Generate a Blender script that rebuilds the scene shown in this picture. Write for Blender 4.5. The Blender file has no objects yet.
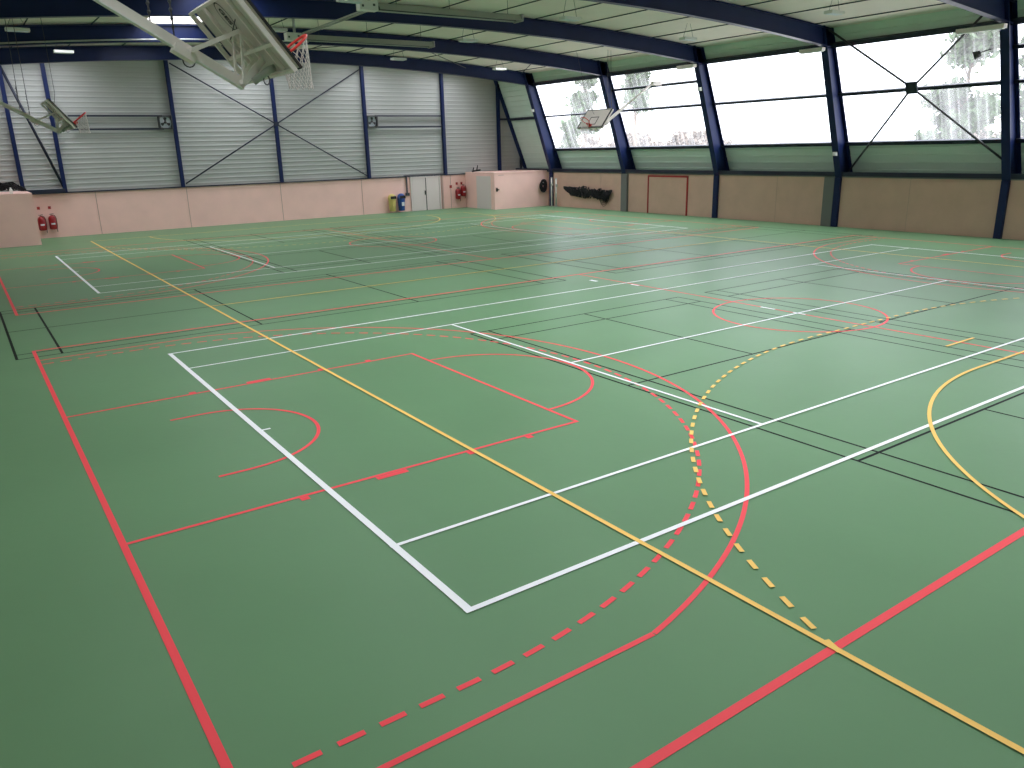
import bpy, bmesh, math, random
from mathutils import Vector, Matrix
random.seed(7)
PI = math.pi
sc = bpy.context.scene
COL = sc.collection

# ------------------------------------------------------------------ materials
def mat(name, rgb, rough=0.5, metal=0.0, spec=0.5, noise=0.0, nscale=3.0, bump=0.0, bscale=40.0):
    m = bpy.data.materials.new(name); m.use_nodes = True
    nt = m.node_tree; b = nt.nodes['Principled BSDF']
    b.inputs['Base Color'].default_value = (*rgb, 1)
    b.inputs['Roughness'].default_value = rough
    b.inputs['Metallic'].default_value = metal
    b.inputs['Specular IOR Level'].default_value = spec
    tc = nt.nodes.new('ShaderNodeTexCoord')
    if noise:
        n = nt.nodes.new('ShaderNodeTexNoise'); n.inputs['Scale'].default_value = nscale
        n.inputs['Detail'].default_value = 5
        r = nt.nodes.new('ShaderNodeValToRGB')
        r.color_ramp.elements[0].position = 0.3; r.color_ramp.elements[1].position = 0.7
        r.color_ramp.elements[0].color = (*[c*(1-noise) for c in rgb], 1)
        r.color_ramp.elements[1].color = (*[min(1, c*(1+noise)) for c in rgb], 1)
        nt.links.new(tc.outputs['Object'], n.inputs['Vector'])
        nt.links.new(n.outputs['Fac'], r.inputs['Fac'])
        nt.links.new(r.outputs['Color'], b.inputs['Base Color'])
    if bump:
        n2 = nt.nodes.new('ShaderNodeTexNoise'); n2.inputs['Scale'].default_value = bscale
        bp = nt.nodes.new('ShaderNodeBump'); bp.inputs['Strength'].default_value = bump
        bp.inputs['Distance'].default_value = 0.01
        nt.links.new(tc.outputs['Object'], n2.inputs['Vector'])
        nt.links.new(n2.outputs['Fac'], bp.inputs['Height'])
        nt.links.new(bp.outputs['Normal'], b.inputs['Normal'])
    return m

M = {}
M['floor'] = mat('green_sports_vinyl', (0.140, 0.270, 0.140), 0.38, spec=0.10, noise=0.05, nscale=0.35, bump=0.10, bscale=9)
M['red'] = mat('red_line_paint', (0.95, 0.075, 0.095), 0.5, spec=0.2)
M['white'] = mat('white_line_paint', (0.95, 0.95, 0.98), 0.45, spec=0.2)
M['yellow'] = mat('yellow_line_paint', (0.97, 0.60, 0.15), 0.5, spec=0.2)
M['black'] = mat('black_line_paint', (0.008, 0.010, 0.010), 0.6, spec=0.08)
M['pink'] = mat('pink_wall_panel', (0.88, 0.56, 0.50), 0.8, noise=0.04, nscale=1.2)
M['joint'] = mat('panel_joint', (0.52, 0.35, 0.30), 0.9)
M['tan'] = mat('tan_wall_panel', (0.64, 0.41, 0.33), 0.8, noise=0.05, nscale=1.5)
M['navy'] = mat('navy_steel_paint', (0.008, 0.017, 0.075), 0.42, spec=0.25, noise=0.08, nscale=2)
M['navy_dark'] = mat('dark_navy_paint', (0.010, 0.014, 0.035), 0.5)
M['clad'] = mat('grey_steel_cladding', (0.40, 0.405, 0.39), 0.5, noise=0.03, nscale=0.8)
M['green_panel'] = mat('grey_green_cladding', (0.62, 0.75, 0.66), 0.6, noise=0.03, nscale=0.8)
M['ceil'] = mat('ceiling_panel', (0.86, 0.77, 0.70), 0.8, noise=0.03, nscale=0.7)
M['grey_door'] = mat('grey_door_paint', (0.68, 0.59, 0.57), 0.6)
M['dkgrey'] = mat('dark_grey_metal', (0.06, 0.06, 0.065), 0.5, metal=0.3)
M['pier'] = mat('grey_pier_paint', (0.17, 0.165, 0.165), 0.7)
M['off'] = mat('offwhite_steel_paint', (0.82, 0.75, 0.70), 0.5, noise=0.04, nscale=4)
M['board'] = mat('grey_board_paint', (0.60, 0.545, 0.50), 0.55, noise=0.04, nscale=3)
M['blackrub'] = mat('black_rubber', (0.012, 0.012, 0.012), 0.6)
M['rim'] = mat('orange_red_rim', (0.75, 0.04, 0.03), 0.4)
M['cord'] = mat('white_net_cord', (0.75, 0.68, 0.66), 0.8)
M['redgloss'] = mat('red_extinguisher_paint', (0.26, 0.006, 0.010), 0.3)
M['redframe'] = mat('red_frame_paint', (0.40, 0.02, 0.02), 0.5)
M['ybin'] = mat('yellow_bin_plastic', (0.62, 0.50, 0.16), 0.5)
M['bbin'] = mat('blue_bin_plastic', (0.02, 0.07, 0.30), 0.4)
M['label'] = mat('pale_label', (0.7, 0.75, 0.8), 0.6)
M['lampw'] = mat('white_lamp_housing', (0.78, 0.78, 0.74), 0.5)
M['galv'] = mat('galvanised_steel', (0.42, 0.42, 0.40), 0.45, metal=0.5)
M['netblack'] = mat('black_net_cord', (0.010, 0.010, 0.012), 0.9)
M['grass'] = mat('pale_gravel', (0.50, 0.48, 0.44), 0.95, noise=0.1, nscale=0.3)  # kept pale so the unseen ground bounces daylight onto the ceiling
M['leaf'] = mat('tree_leaf', (0.045, 0.085, 0.030), 0.8, noise=0.3, nscale=2)
M['drygrass'] = mat('dry_hedge', (0.22, 0.18, 0.15), 0.9, noise=0.3, nscale=1)
M['bark'] = mat('tree_bark', (0.16, 0.12, 0.09), 0.9)

def pane_mat(name, lo, hi, tint):
    m = bpy.data.materials.new(name); m.use_nodes = True
    nt = m.node_tree; nt.nodes.clear()
    out = nt.nodes.new('ShaderNodeOutputMaterial')
    tr = nt.nodes.new('ShaderNodeBsdfTransparent'); tr.inputs['Color'].default_value = tint
    tl = nt.nodes.new('ShaderNodeBsdfTranslucent'); tl.inputs['Color'].default_value = (0.86, 0.86, 0.90, 1)
    mix = nt.nodes.new('ShaderNodeMixShader')
    tc = nt.nodes.new('ShaderNodeTexCoord')
    w = nt.nodes.new('ShaderNodeTexWave'); w.wave_type = 'BANDS'; w.bands_direction = 'Y'
    w.inputs['Scale'].default_value = 0.95; w.inputs['Distortion'].default_value = 0.0
    n = nt.nodes.new('ShaderNodeTexNoise'); n.inputs['Scale'].default_value = 0.7; n.inputs['Detail'].default_value = 3
    mp = nt.nodes.new('ShaderNodeMapping'); mp.inputs['Scale'].default_value = (0.3, 3.0, 0.3)
    nt.links.new(tc.outputs['Object'], w.inputs['Vector'])
    nt.links.new(tc.outputs['Object'], mp.inputs['Vector'])
    nt.links.new(mp.outputs['Vector'], n.inputs['Vector'])
    r = nt.nodes.new('ShaderNodeMapRange')
    r.inputs['From Min'].default_value = 0.0; r.inputs['From Max'].default_value = 0.25
    r.inputs['To Min'].default_value = 0.06; r.inputs['To Max'].default_value = 0.0
    nt.links.new(w.outputs['Fac'], r.inputs['Value'])
    r2 = nt.nodes.new('ShaderNodeMapRange')
    r2.inputs['From Min'].default_value = 0.35; r2.inputs['From Max'].default_value = 0.65
    r2.inputs['To Min'].default_value = lo; r2.inputs['To Max'].default_value = hi
    nt.links.new(n.outputs['Fac'], r2.inputs['Value'])
    ad = nt.nodes.new('ShaderNodeMath'); ad.operation = 'ADD'
    nt.links.new(r.outputs['Result'], ad.inputs[0]); nt.links.new(r2.outputs['Result'], ad.inputs[1])
    nt.links.new(ad.outputs[0], mix.inputs['Fac'])
    nt.links.new(tr.outputs[0], mix.inputs[1]); nt.links.new(tl.outputs[0], mix.inputs[2])
    nt.links.new(mix.outputs[0], out.inputs['Surface'])
    return m
M['pane'] = pane_mat('ribbed_polycarbonate', 0.06, 0.17, (0.86, 0.87, 0.92, 1))
M['skypane'] = pane_mat('clear_roof_light', 0.05, 0.08, (0.97, 0.97, 1.0, 1))

# ------------------------------------------------------------------ mesh helpers
SPLIT = {'damper', 'suspension_wire', 'cover_screw', 'hanger_wire', 'radiant_tube', 'stiffener', 'linkage_arm', 'lifting_cable', 'panel_joint'}
class MB:
    def __init__(s): s.v = []; s.f = []; s.smooth = []
    def add(s, vs, fs, smooth=False):
        o = len(s.v); s.v += [tuple(v) for v in vs]
        for f in fs: s.f.append([i+o for i in f]); s.smooth.append(smooth)
    def box(s, x0, x1, y0, y1, z0, z1):
        s.hexa([(x0,y0,z0),(x1,y0,z0),(x1,y1,z0),(x0,y1,z0),(x0,y0,z1),(x1,y0,z1),(x1,y1,z1),(x0,y1,z1)])
    def hexa(s, v):
        s.add(v, [(0,3,2,1),(4,5,6,7),(0,1,5,4),(1,2,6,5),(2,3,7,6),(3,0,4,7)])
    def obox(s, c, ax, ay, az, hx, hy, hz):
        c, ax, ay, az = Vector(c), Vector(ax)*hx, Vector(ay)*hy, Vector(az)*hz
        s.hexa([c-ax-ay-az, c+ax-ay-az, c+ax+ay-az, c-ax+ay-az, c-ax-ay+az, c+ax-ay+az, c+ax+ay+az, c-ax+ay+az])
    def beam(s, a, b, w, h=None, up=(0,0,1)):
        """rectangular bar from a to b"""
        a, b = Vector(a), Vector(b); h = h or w
        d = (b-a).normalized(); upv = Vector(up)
        if abs(d.dot(upv)) > 0.98: upv = Vector((0,1,0))
        sd = d.cross(upv).normalized(); u = sd.cross(d).normalized()
        s.obox((a+b)/2, sd, d, u, w/2, (b-a).length/2, h/2)
    def tube(s, pts, r, n=8, closed=False, caps=True):
        pts = [Vector(p) for p in pts]; k = len(pts); rings = []
        prev = None
        rr = r if isinstance(r, (list, tuple)) else [r]*k
        for i, p in enumerate(pts):
            if closed: t = (pts[(i+1) % k]-pts[i-1]).normalized()
            else:
                t = (pts[min(i+1, k-1)]-pts[max(i-1, 0)])
                t = t.normalized() if t.length > 1e-9 else Vector((0,0,1))
            if prev is None:
                a = Vector((0,0,1)) if abs(t.z) < 0.9 else Vector((1,0,0))
                e = t.cross(a).normalized()
            else:
                e = (prev - t*prev.dot(t)).normalized()
            prev = e; g = t.cross(e)
            rings.append([p + (e*math.cos(2*PI*j/n)+g*math.sin(2*PI*j/n))*rr[i] for j in range(n)])
        vs = [v for q in rings for v in q]; fs = []
        m = k if closed else k-1
        for i in range(m):
            i2 = (i+1) % k
            for j in range(n):
                j2 = (j+1) % n
                fs.append((i*n+j, i*n+j2, i2*n+j2, i2*n+j))
        s.add(vs, fs, True)
        if caps and not closed:
            o = len(s.v)-len(vs); L = (k-1)*n
            s.f.append([o+j for j in range(n)][::-1]); s.f.append([o+L+j for j in range(n)]); s.smooth += [False, False]
    def lathe(s, c, prof, n=20, axis='z'):
        vs = []
        for (r, h) in prof:
            for j in range(n):
                a = 2*PI*j/n
                if axis == 'z': vs.append((c[0]+r*math.cos(a), c[1]+r*math.sin(a), c[2]+h))
                elif axis == 'y': vs.append((c[0]+r*math.cos(a), c[1]+h, c[2]+r*math.sin(a)))
                else: vs.append((c[0]+h, c[1]+r*math.cos(a), c[2]+r*math.sin(a)))
        fs = [(i*n+j, i*n+(j+1) % n, (i+1)*n+(j+1) % n, (i+1)*n+j) for i in range(len(prof)-1) for j in range(n)]
        s.add(vs, fs, True)
    def prism(s, poly, vec):
        k = len(poly); vec = Vector(vec); a = [Vector(q) for q in poly]
        s.add(a+[q+vec for q in a], [tuple(range(k))[::-1], tuple(range(k, 2*k))] +
              [(i, (i+1) % k, k+(i+1) % k, k+i) for i in range(k)])
    def split(s):
        par = list(range(len(s.v)))
        def find(a):
            while par[a] != a: par[a] = par[par[a]]; a = par[a]
            return a
        for f in s.f:
            for i in f[1:]: par[find(i)] = find(f[0])
        groups = {}
        for f, sm in zip(s.f, s.smooth): groups.setdefault(find(f[0]), []).append((f, sm))
        out = []
        for g in groups.values():
            q = MB(); mp = {}
            for f, sm in g:
                for i in f:
                    if i not in mp: mp[i] = len(q.v); q.v.append(s.v[i])
                q.f.append([mp[i] for i in f]); q.smooth.append(sm)
            out.append(q)
        return out
    def build(s, name, m, parent=None, origin=None):
        if name in SPLIT and parent is not None:
            ps = s.split()
            if len(ps) > 1:
                return [q.build1(name, m, parent, origin) for q in ps][0]
        return s.build1(name, m, parent, origin)
    def build1(s, name, m, parent=None, origin=None):
        me = bpy.data.meshes.new(name)
        o = Vector(origin) if origin else Vector((0,0,0))
        me.from_pydata([Vector(v)-o for v in s.v], [], s.f); me.update()
        bm = bmesh.new(); bm.from_mesh(me); bmesh.ops.recalc_face_normals(bm, faces=bm.faces)
        bm.to_mesh(me); bm.free()
        me.polygons.foreach_set('use_smooth', s.smooth)
        me.materials.append(m)
        ob = bpy.data.objects.new(name, me); COL.objects.link(ob)
        ob.location = o
        if parent: 
            ob.parent = parent
            if origin is None: ob.location = (0,0,0)
        return ob

def tag(o, label=None, cat=None, group=None, kind=None):
    if label: o['label'] = label
    if cat: o['category'] = cat
    if group: o['group'] = group
    if kind: o['kind'] = kind
    return o
def empty(name, loc=(0,0,0), rz=0):
    o = bpy.data.objects.new(name, None); COL.objects.link(o)
    o.location = loc; o.rotation_euler = (0,0,rz); o.empty_display_size = 0.1
    return o
class Loc:
    """a thing whose parts are given in world coordinates"""
    def __init__(s, name, loc, label, cat, group=None):
        s.o = tag(empty(name, loc), label, cat, group); s.l = Vector(loc)
    def part(s, name, mb, m, parent=None, label=None):
        mb2 = MB(); mb2.v = [tuple(Vector(v)-s.l) for v in mb.v]; mb2.f = mb.f; mb2.smooth = mb.smooth
        ob = mb2.build(name, m, parent or s.o)
        if label: ob['label'] = label
        return ob
def copy_tree(o, parent=None):
    c = o.copy(); COL.objects.link(c)
    if parent: c.parent = parent
    for ch in list(o.children): copy_tree(ch, c)
    return c

# ------------------------------------------------------------------ dimensions
FR = [-10.05, -3.35, 3.35, 10.05, 16.75, 23.45, 30.15]        # portal frames
Y0, Y1 = -14.3, 34.0
XB = 30.5                                             # face of the low right wall
CX = 14.0
K = 0.4057; CC = 32.15
def clx(z): return CC - K*z                           # inner face of the leaning cladding
def colx(z): return 30.42 - (z-2.05)*0.35            # inner flange of a column
def ub(x): return 7.97 - 0.72*((x-CX)/14)**2           # beam underside
def tb(x): return 8.55 - 0.64*((x-CX)/14)**2          # beam top
def ct(x): return 8.585 - 0.64*((x-CX)/14)**2          # ceiling underside

# ------------------------------------------------------------------ floor and its markings
mb = MB(); mb.box(-3.4, 32.0, Y0-0.4, Y1+0.5, -0.2, 0.0)
floor = tag(mb.build('floor', M['floor']), 'green vinyl sports floor with painted court lines', kind='structure')

class Lines:
    def __init__(s, z): s.mb = MB(); s.z = z
    def quad(s, a, b, c, d):
        s.mb.add([(*a, s.z), (*b, s.z), (*c, s.z), (*d, s.z)], [(0,1,2,3)])
    def rect(s, x0, x1, y0, y1):
        s.z += 1e-5; s.quad((x0,y0),(x1,y0),(x1,y1),(x0,y1))
    def lx(s, x0, x1, y, w=0.05): s.rect(x0, x1, y-w/2, y+w/2)
    def ly(s, x, y0, y1, w=0.05): s.rect(x-w/2, x+w/2, y0, y1)
    def arc(s, cx, cy, r, a0, a1, w=0.05, n=64):
        s.z += 1e-5
        for i in range(n):
            p, q = a0+(a1-a0)*i/n, a0+(a1-a0)*(i+1)/n
            ri, ro = r-w/2, r+w/2
            s.quad((cx+ri*math.cos(p), cy+ri*math.sin(p)), (cx+ro*math.cos(p), cy+ro*math.sin(p)),
                   (cx+ro*math.cos(q), cy+ro*math.sin(q)), (cx+ri*math.cos(q), cy+ri*math.sin(q)))
    def dash_arc(s, cx, cy, r, a0, a1, w=0.05, on=0.15, off=0.15, start=0.0):
        L = abs(a1-a0)*r; t = start; sg = 1 if a1 > a0 else -1
        while t < L:
            e = min(t+on, L); s.arc(cx, cy, r, a0+sg*t/r, a0+sg*e/r, w, 4); t += on+off
        return t-L
    def dash_x(s, x0, x1, y, w=0.05, on=0.15, off=0.15):
        t = x0
        while t < x1: s.lx(t, min(t+on, x1), y, w); t += on+off
    def build(s, name, m, label): 
        o = s.mb.build(name, m, floor); o['label'] = label; return o

# red: two basketball courts laid across the hall
R_ = Lines(0.0035)
def basketball(cy):
    R_.ly(-0.03, cy-7.58, cy+7.58, 0.065); R_.ly(28.03, cy-7.58, cy+7.58, 0.065)
    R_.lx(-0.06, 28.06, cy-7.54, 0.075); R_.lx(-0.06, 28.06, cy+7.54, 0.075)
    R_.ly(14.0, cy-7.5, cy+7.5, 0.05); R_.arc(14.0, cy, 1.8, 0, 2*PI, 0.05, 96)
    for e in (0, 1):
        X = (lambda x: x) if e == 0 else (lambda x: 28.0-x)
        def LX(a, b, y, w=0.05): R_.lx(min(X(a), X(b)), max(X(a), X(b)), y, w)
        for sgn in (-1, 1):
            LX(0, 5.76, cy+sgn*2.425)
            for m0, m1 in ((1.75,1.85),(2.67,3.07),(3.92,4.02),(4.82,4.92)):
                y = cy+sgn*2.50
                LX(m0, m1, y, 0.09)
            LX(0, 3.075, cy+sgn*6.60, 0.05)
            y = cy+sgn*6.245
            t = 0.30-0.29
            while t < 1.575: LX(t, min(t+0.19, 1.575), y); t += 0.30
            LX(1.2, 1.575, cy+sgn*1.275)
        R_.ly(X(5.735), cy-2.45, cy+2.45)
        a = math.asin(6.6/6.77)
        cx = X(1.575)
        if e == 0:
            R_.arc(cx, cy, 6.77, -a, a, 0.05, 110)
            R_.arc(cx, cy, 6.245, -PI/2, -PI/2+0.125/6.245, 0.05, 3); R_.dash_arc(cx, cy, 6.245, -PI/2, PI/2, 0.05, 0.19, 0.11, 0.235)
            R_.arc(cx, cy, 1.275, -PI/2, PI/2, 0.05, 40)
            R_.arc(5.76, cy, 1.775, -PI/2, PI/2, 0.05, 48)
        else:
            R_.arc(cx, cy, 6.77, PI-a, PI+a, 0.05, 110)
            R_.dash_arc(cx, cy, 6.245, PI/2, 3*PI/2, 0.05, 0.19, 0.11, 0.05)
            R_.arc(cx, cy, 1.275, PI/2, 3*PI/2, 0.05, 40)
            R_.arc(22.24, cy, 1.775, PI/2, 3*PI/2, 0.05, 48)
basketball(0.0); basketball(19.7)
R_.build('basketball_line_marking', M['red'], 'red basketball court lines, arcs and dashes')

# white: two tennis courts
W_ = Lines(0.009)
def tennis(cy):
    x0, x1 = 2.055, 25.855; xs0, xs1 = 13.97-6.38, 13.97+6.38
    W_.ly(x0+0.04, cy-5.49, cy+5.49, 0.075); W_.ly(x1-0.045, cy-5.49, cy+5.49, 0.085)
    for s_ in (-1, 1):
        W_.lx(x0, x1, cy+s_*5.46, 0.06); W_.lx(x0, x1, cy+s_*4.09, 0.05)
        W_.lx(x0+0.02, x0+0.19, cy, 0.05) if s_ > 0 else W_.lx(x1-0.19, x1-0.02, cy, 0.05)
    W_.ly(xs0, cy-4.1, cy+4.1); W_.ly(xs1, cy-4.1, cy+4.1)
    W_.lx(xs0, xs1, cy, 0.05)
tennis(0.0); tennis(19.72)
W_.rect(13.94, 14.0, 0.57, 0.96); W_.rect(13.97, 14.03, -0.2, 0.12); W_.rect(13.5, 13.62, 6.2, 6.5); W_.rect(13.87, 13.95, 4.9, 5.2)
W_.build('tennis_line_marking', M['white'], 'white tennis court lines and centre marks')

# yellow: one handball court along the hall
Yl = Lines(0.011)
GA, GB = -10.5, 30.4
Yl.ly(4.02, GA, GB, 0.055); Yl.ly(23.98, GA, GB, 0.055)
Yl.lx(4.0, 24.0, GA, 0.05); Yl.lx(4.0, 24.0, GB, 0.05)
Yl.lx(4.0, 24.0, 9.98, 0.05)
def d_area(yg, sg):
    Yl.arc(12.5, yg, 5.975, PI, PI/2, 0.05, 60) if sg > 0 else Yl.arc(12.5, yg, 5.975, -PI, -PI/2, 0.05, 60)
    Yl.arc(15.5, yg, 5.975, 0, sg*PI/2, 0.05, 60)
    Yl.lx(12.5, 15.5, yg+sg*5.975, 0.05)
    a = math.acos(8.5/8.975)
    if sg > 0:
        Yl.dash_arc(12.5, yg, 8.975, PI-a, PI/2, 0.05, 0.16, 0.15, 0.02); Yl.dash_arc(15.5, yg, 8.975, a, PI/2, 0.05, 0.16, 0.15)
    else:
        Yl.dash_arc(12.5, yg, 8.975, PI+a, 1.5*PI, 0.05, 0.16, 0.15); Yl.dash_arc(15.5, yg, 8.975, -a, -PI/2, 0.05, 0.16, 0.15)
    Yl.dash_x(12.5, 15.5, yg+sg*8.975, 0.05)
    Yl.lx(13.5, 14.5, yg+sg*7.0, 0.05); Yl.lx(13.92, 14.08, yg+sg*4.0, 0.05)
d_area(GA, 1); d_area(GB, -1)
Yl.build('handball_line_marking', M['yellow'], 'yellow handball court lines with dashed free-throw arc')

# black: badminton courts
B_ = Lines(0.001)
def bad_x(x0, cy):            # long side along X
    x1 = x0+13.4
    B_.ly(x0, cy-3.05, cy+3.05, 0.05); B_.ly(x1, cy-3.05, cy+3.05, 0.05)
    B_.ly(x0+0.77, cy-3.05, cy+3.05, 0.045); B_.ly(x1-0.77, cy-3.05, cy+3.05, 0.045)
    B_.ly(x0+4.72, cy-3.05, cy+3.05, 0.04); B_.ly(x1-4.72, cy-3.05, cy+3.05, 0.04)
    for s_ in (-1, 1):
        B_.lx(x0, x1, cy+s_*3.03, 0.04); B_.lx(x0, x1, cy+s_*2.6, 0.04)
    B_.lx(x0, x0+4.72, cy, 0.04); B_.lx(x1-4.72, x1, cy, 0.04)
def bad_y(x0, y0):            # long side along Y
    y1 = y0+13.4; x1 = x0+6.1; c = x0+3.05
    for x in (x0+0.02, x0+0.46, x1-0.46, x1-0.02): B_.ly(x, y0, y1, 0.04)
    for y in (y0+0.02, y0+0.76, y1-0.76, y1-0.02): B_.lx(x0, x1, y, 0.04)
    B_.lx(x0, x1, y0+4.72, 0.04); B_.lx(x0, x1, y1-4.72, 0.04)
    B_.ly(c, y0, y0+4.72, 0.04); B_.ly(c, y1-4.72, y1, 0.04)
bad_x(-0.35, 10.0); bad_x(14.95, 10.0)
bad_y(7.42, -10.3); bad_y(14.45, -10.3); bad_y(7.42, 14.3); bad_y(14.45, 14.3)
B_.build('badminton_line_marking', M['black'], 'thin black badminton court lines')

# ------------------------------------------------------------------ outside ground
mb = MB(); mb.box(-60, 160, -90, 110, -0.6, -0.22)
tag(mb.build('gravel_ground', M['grass']), 'pale gravel yard outside the windows', 'ground', kind='structure')

# ------------------------------------------------------------------ far gable wall (y = 34)
def ribs(x0f, x1f, z0, z1, y, sgn=-1, period=0.235, depth=0.016):
    """horizontal trapezoid ribs; x0f, x1f give the ends at height z"""
    m_ = MB(); prof = []; z = z0
    while z < z1-1e-6:
        for dz, d in ((0, 0), (0.135, 0), (0.16, depth), (0.21, depth)):
            if z+dz*period/0.235 < z1: prof.append((z+dz*period/0.235, d))
        z += period
    prof.append((z1, 0))
    vs = []
    for (zz, d) in prof:
        vs += [(x0f(zz), y+sgn*d, zz), (x1f(zz), y+sgn*d, zz)]
    m_.add(vs, [(2*i, 2*i+1, 2*i+3, 2*i+2) for i in range(len(prof)-1)])
    return m_
mb = MB(); mb.box(-3.3, 31.6, 33.98, 34.25, 0, 2.06)
wf = tag(mb.build('wall_far', M['pink']), 'pink panelled far end wall under grey ribbed cladding', kind='structure')
ribs(lambda z: max(-3.3, 28-clx(z)), lambda z: clx(z)+0.05, 2.06, 8.75, 34.08).build('cladding', M['clad'], wf)
for x in (5.0, 9.3, 14.3, 19.2, 25.3):
    j = MB(); j.box(x-0.015, x+0.015, 33.965, 33.98, 0.0, 2.06); j.build('panel_joint', M['joint'], wf)
j = MB(); j.box(-3.2, 31.4, 33.90, 33.99, 2.06, 2.12); j.build('sill_rail', M['navy_dark'], wf, )
PX = [-1.6, 1.98, 3.72, 9.15, 14.4, 19.7, 24.93, 29.05]
for x in PX:
    q = MB(); w = 0.085
    q.box(x-w, x+w, 33.80, 33.83, 2.1, 8.6); q.box(x-0.01, x+0.01, 33.83, 33.97, 2.1, 8.6); q.box(x-w, x+w, 33.97, 34.0, 2.1, 8.6)
    q.build('wall_post', M['navy'], wf)
def rod(a, b, r=0.035, m='navy_dark', parent=wf, name='wall_brace'):
    q = MB(); q.tube([a, b], r, 8); return q.build(name, M[m], parent)
rod((9.3, 33.86, 8.1), (19.55, 33.86, 2.25)); rod((9.3, 33.90, 2.25), (19.55, 33.90, 8.1))
rod((1.95, 33.86, 8.0), (3.68, 33.86, 2.35), 0.06)
q = MB(); q.box(14.27, 14.53, 33.78, 33.80, 5.08, 5.30); q.build('gusset_plate', M['navy_dark'], wf)
q = MB(); q.box(1.98, 3.72, 33.75, 33.9, 2.1, 2.28); q.build('sill_rail', M['navy_dark'], wf)
q = MB()
q.prism([(clx(2.1)-0.22, 33.8, 2.1), (clx(2.1)-0.02, 33.8, 2.1), (clx(8.4)-0.02, 33.8, 8.4), (clx(8.4)-0.22, 33.8, 8.4)], (0, 0.15, 0))
q.build('corner_post', M['navy'], wf)
q = MB(); q.box(29.2, 30.1, 33.84, 33.94, 5.33, 5.46); q.build('wall_rail', M['navy_dark'], wf)
q = MB(); q.box(30.70, 30.84, 33.82, 33.94, 2.1, 3.3); q.build('wall_post', M['navy_dark'], wf)

# rails framing the two wall fans
for (x0, x1) in ((5.3, 8.6), (20.35, 24.8)):
    for z in (4.98, 5.60):
        q = MB(); q.box(x0-0.9 if x0 < 10 else x0, x1, 33.84, 33.94, z-0.04, z+0.04); q.build('wall_rail', M['navy_dark'], wf)
def wall_fan(x, label):
    t = Loc('wall_fan', (x, 33.9, 5.29), label, 'fan', 'fans high on the far wall')
    q = MB(); a = 0.33; b = 0.27; vs = []
    for yy in (33.76, 34.0):
        for r__ in (a, b): vs += [(x-r__, yy, 5.29-r__), (x+r__, yy, 5.29-r__), (x+r__, yy, 5.29+r__), (x-r__, yy, 5.29+r__)]
    fs = []
    for k in range(4):
        l = (k+1) % 4
        fs += [(k, l, 4+l, 4+k), (8+k, 12+k, 12+l, 8+l), (k, 8+k, 8+l, l), (4+k, 4+l, 12+l, 12+k)]
    q.add(vs, fs)
    t.part('housing', q, M['dkgrey'])
    q = MB(); q.lathe((x, 33.93, 5.29), [(0.001, 0), (0.29, 0)], 24, 'y'); t.part('back_plate', q, M['label'])
    for k in range(3):
        an = k*2*PI/3+PI/2; q = MB()
        pts = []
        for (r_, d) in ((0.05, -0.35), (0.23, -0.38), (0.25, 0.0), (0.23, 0.38), (0.05, 0.35)):
            pts.append((x+r_*math.cos(an+d), 33.86+0.02*d, 5.29+r_*math.sin(an+d)))
        q.prism(pts, (0, 0.012, 0)); t.part('blade', q, M['dkgrey'])
    q = MB(); q.lathe((x, 33.85, 5.29), [(0.001, -0.02), (0.06, -0.02), (0.06, 0.06)], 14, 'y'); t.part('hub', q, M['dkgrey'])
    return t
wall_fan(8.72, 'square wall fan fixed beside a post, left one on far wall')
wall_fan(20.12, 'square wall fan fixed beside a post, right one on far wall')

# double door in the far wall
d = empty('door_1', (23.48, 33.95, 0)); tag(d, 'pale grey double door in the pink far wall', kind='structure')
def dpart(name, x0, x1, y0, y1, z0, z1, m, par=None):
    q = MB(); q.box(x0-23.48, x1-23.48, y0-33.95, y1-33.95, z0, z1); return q.build(name, m, par or d)
dpart('door_frame', 22.42, 22.52, 33.90, 33.97, 0, 2.0, M['grey_door']); dpart('door_frame', 24.44, 24.54, 33.90, 33.97, 0, 2.0, M['grey_door'])
dpart('door_frame', 22.42, 24.54, 33.90, 33.97, 1.98, 2.08, M['grey_door'])
l1 = dpart('door_leaf', 22.54, 23.46, 33.92, 33.97, 0.01, 1.97, M['grey_door']); l2 = dpart('door_leaf', 23.5, 24.42, 33.92, 33.97, 0.01, 1.97, M['grey_door'])
dpart('door_handle', 23.38, 23.46, 33.85, 33.92, 0.95, 1.20, M['dkgrey'], l1)
dpart('centre_post', 23.46, 23.50, 33.90, 33.97, 0, 1.97, M['dkgrey'])
q = MB(); q.box(22.0, 24.9, 33.9, 33.96, 2.13, 2.17); q.build('door_track', M['dkgrey'], wf)
q = MB(); q.box(22.12, 22.2, 33.88, 33.95, 1.0, 2.13); q.box(22.05, 22.28, 33.84, 33.95, 0.95, 1.12); q.build('door_closer_weight', M['dkgrey'], wf)
q = MB(); q.box(24.62, 24.72, 33.90, 33.97, 0, 2.06); q.build('downpipe', M['joint'], wf)

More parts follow.
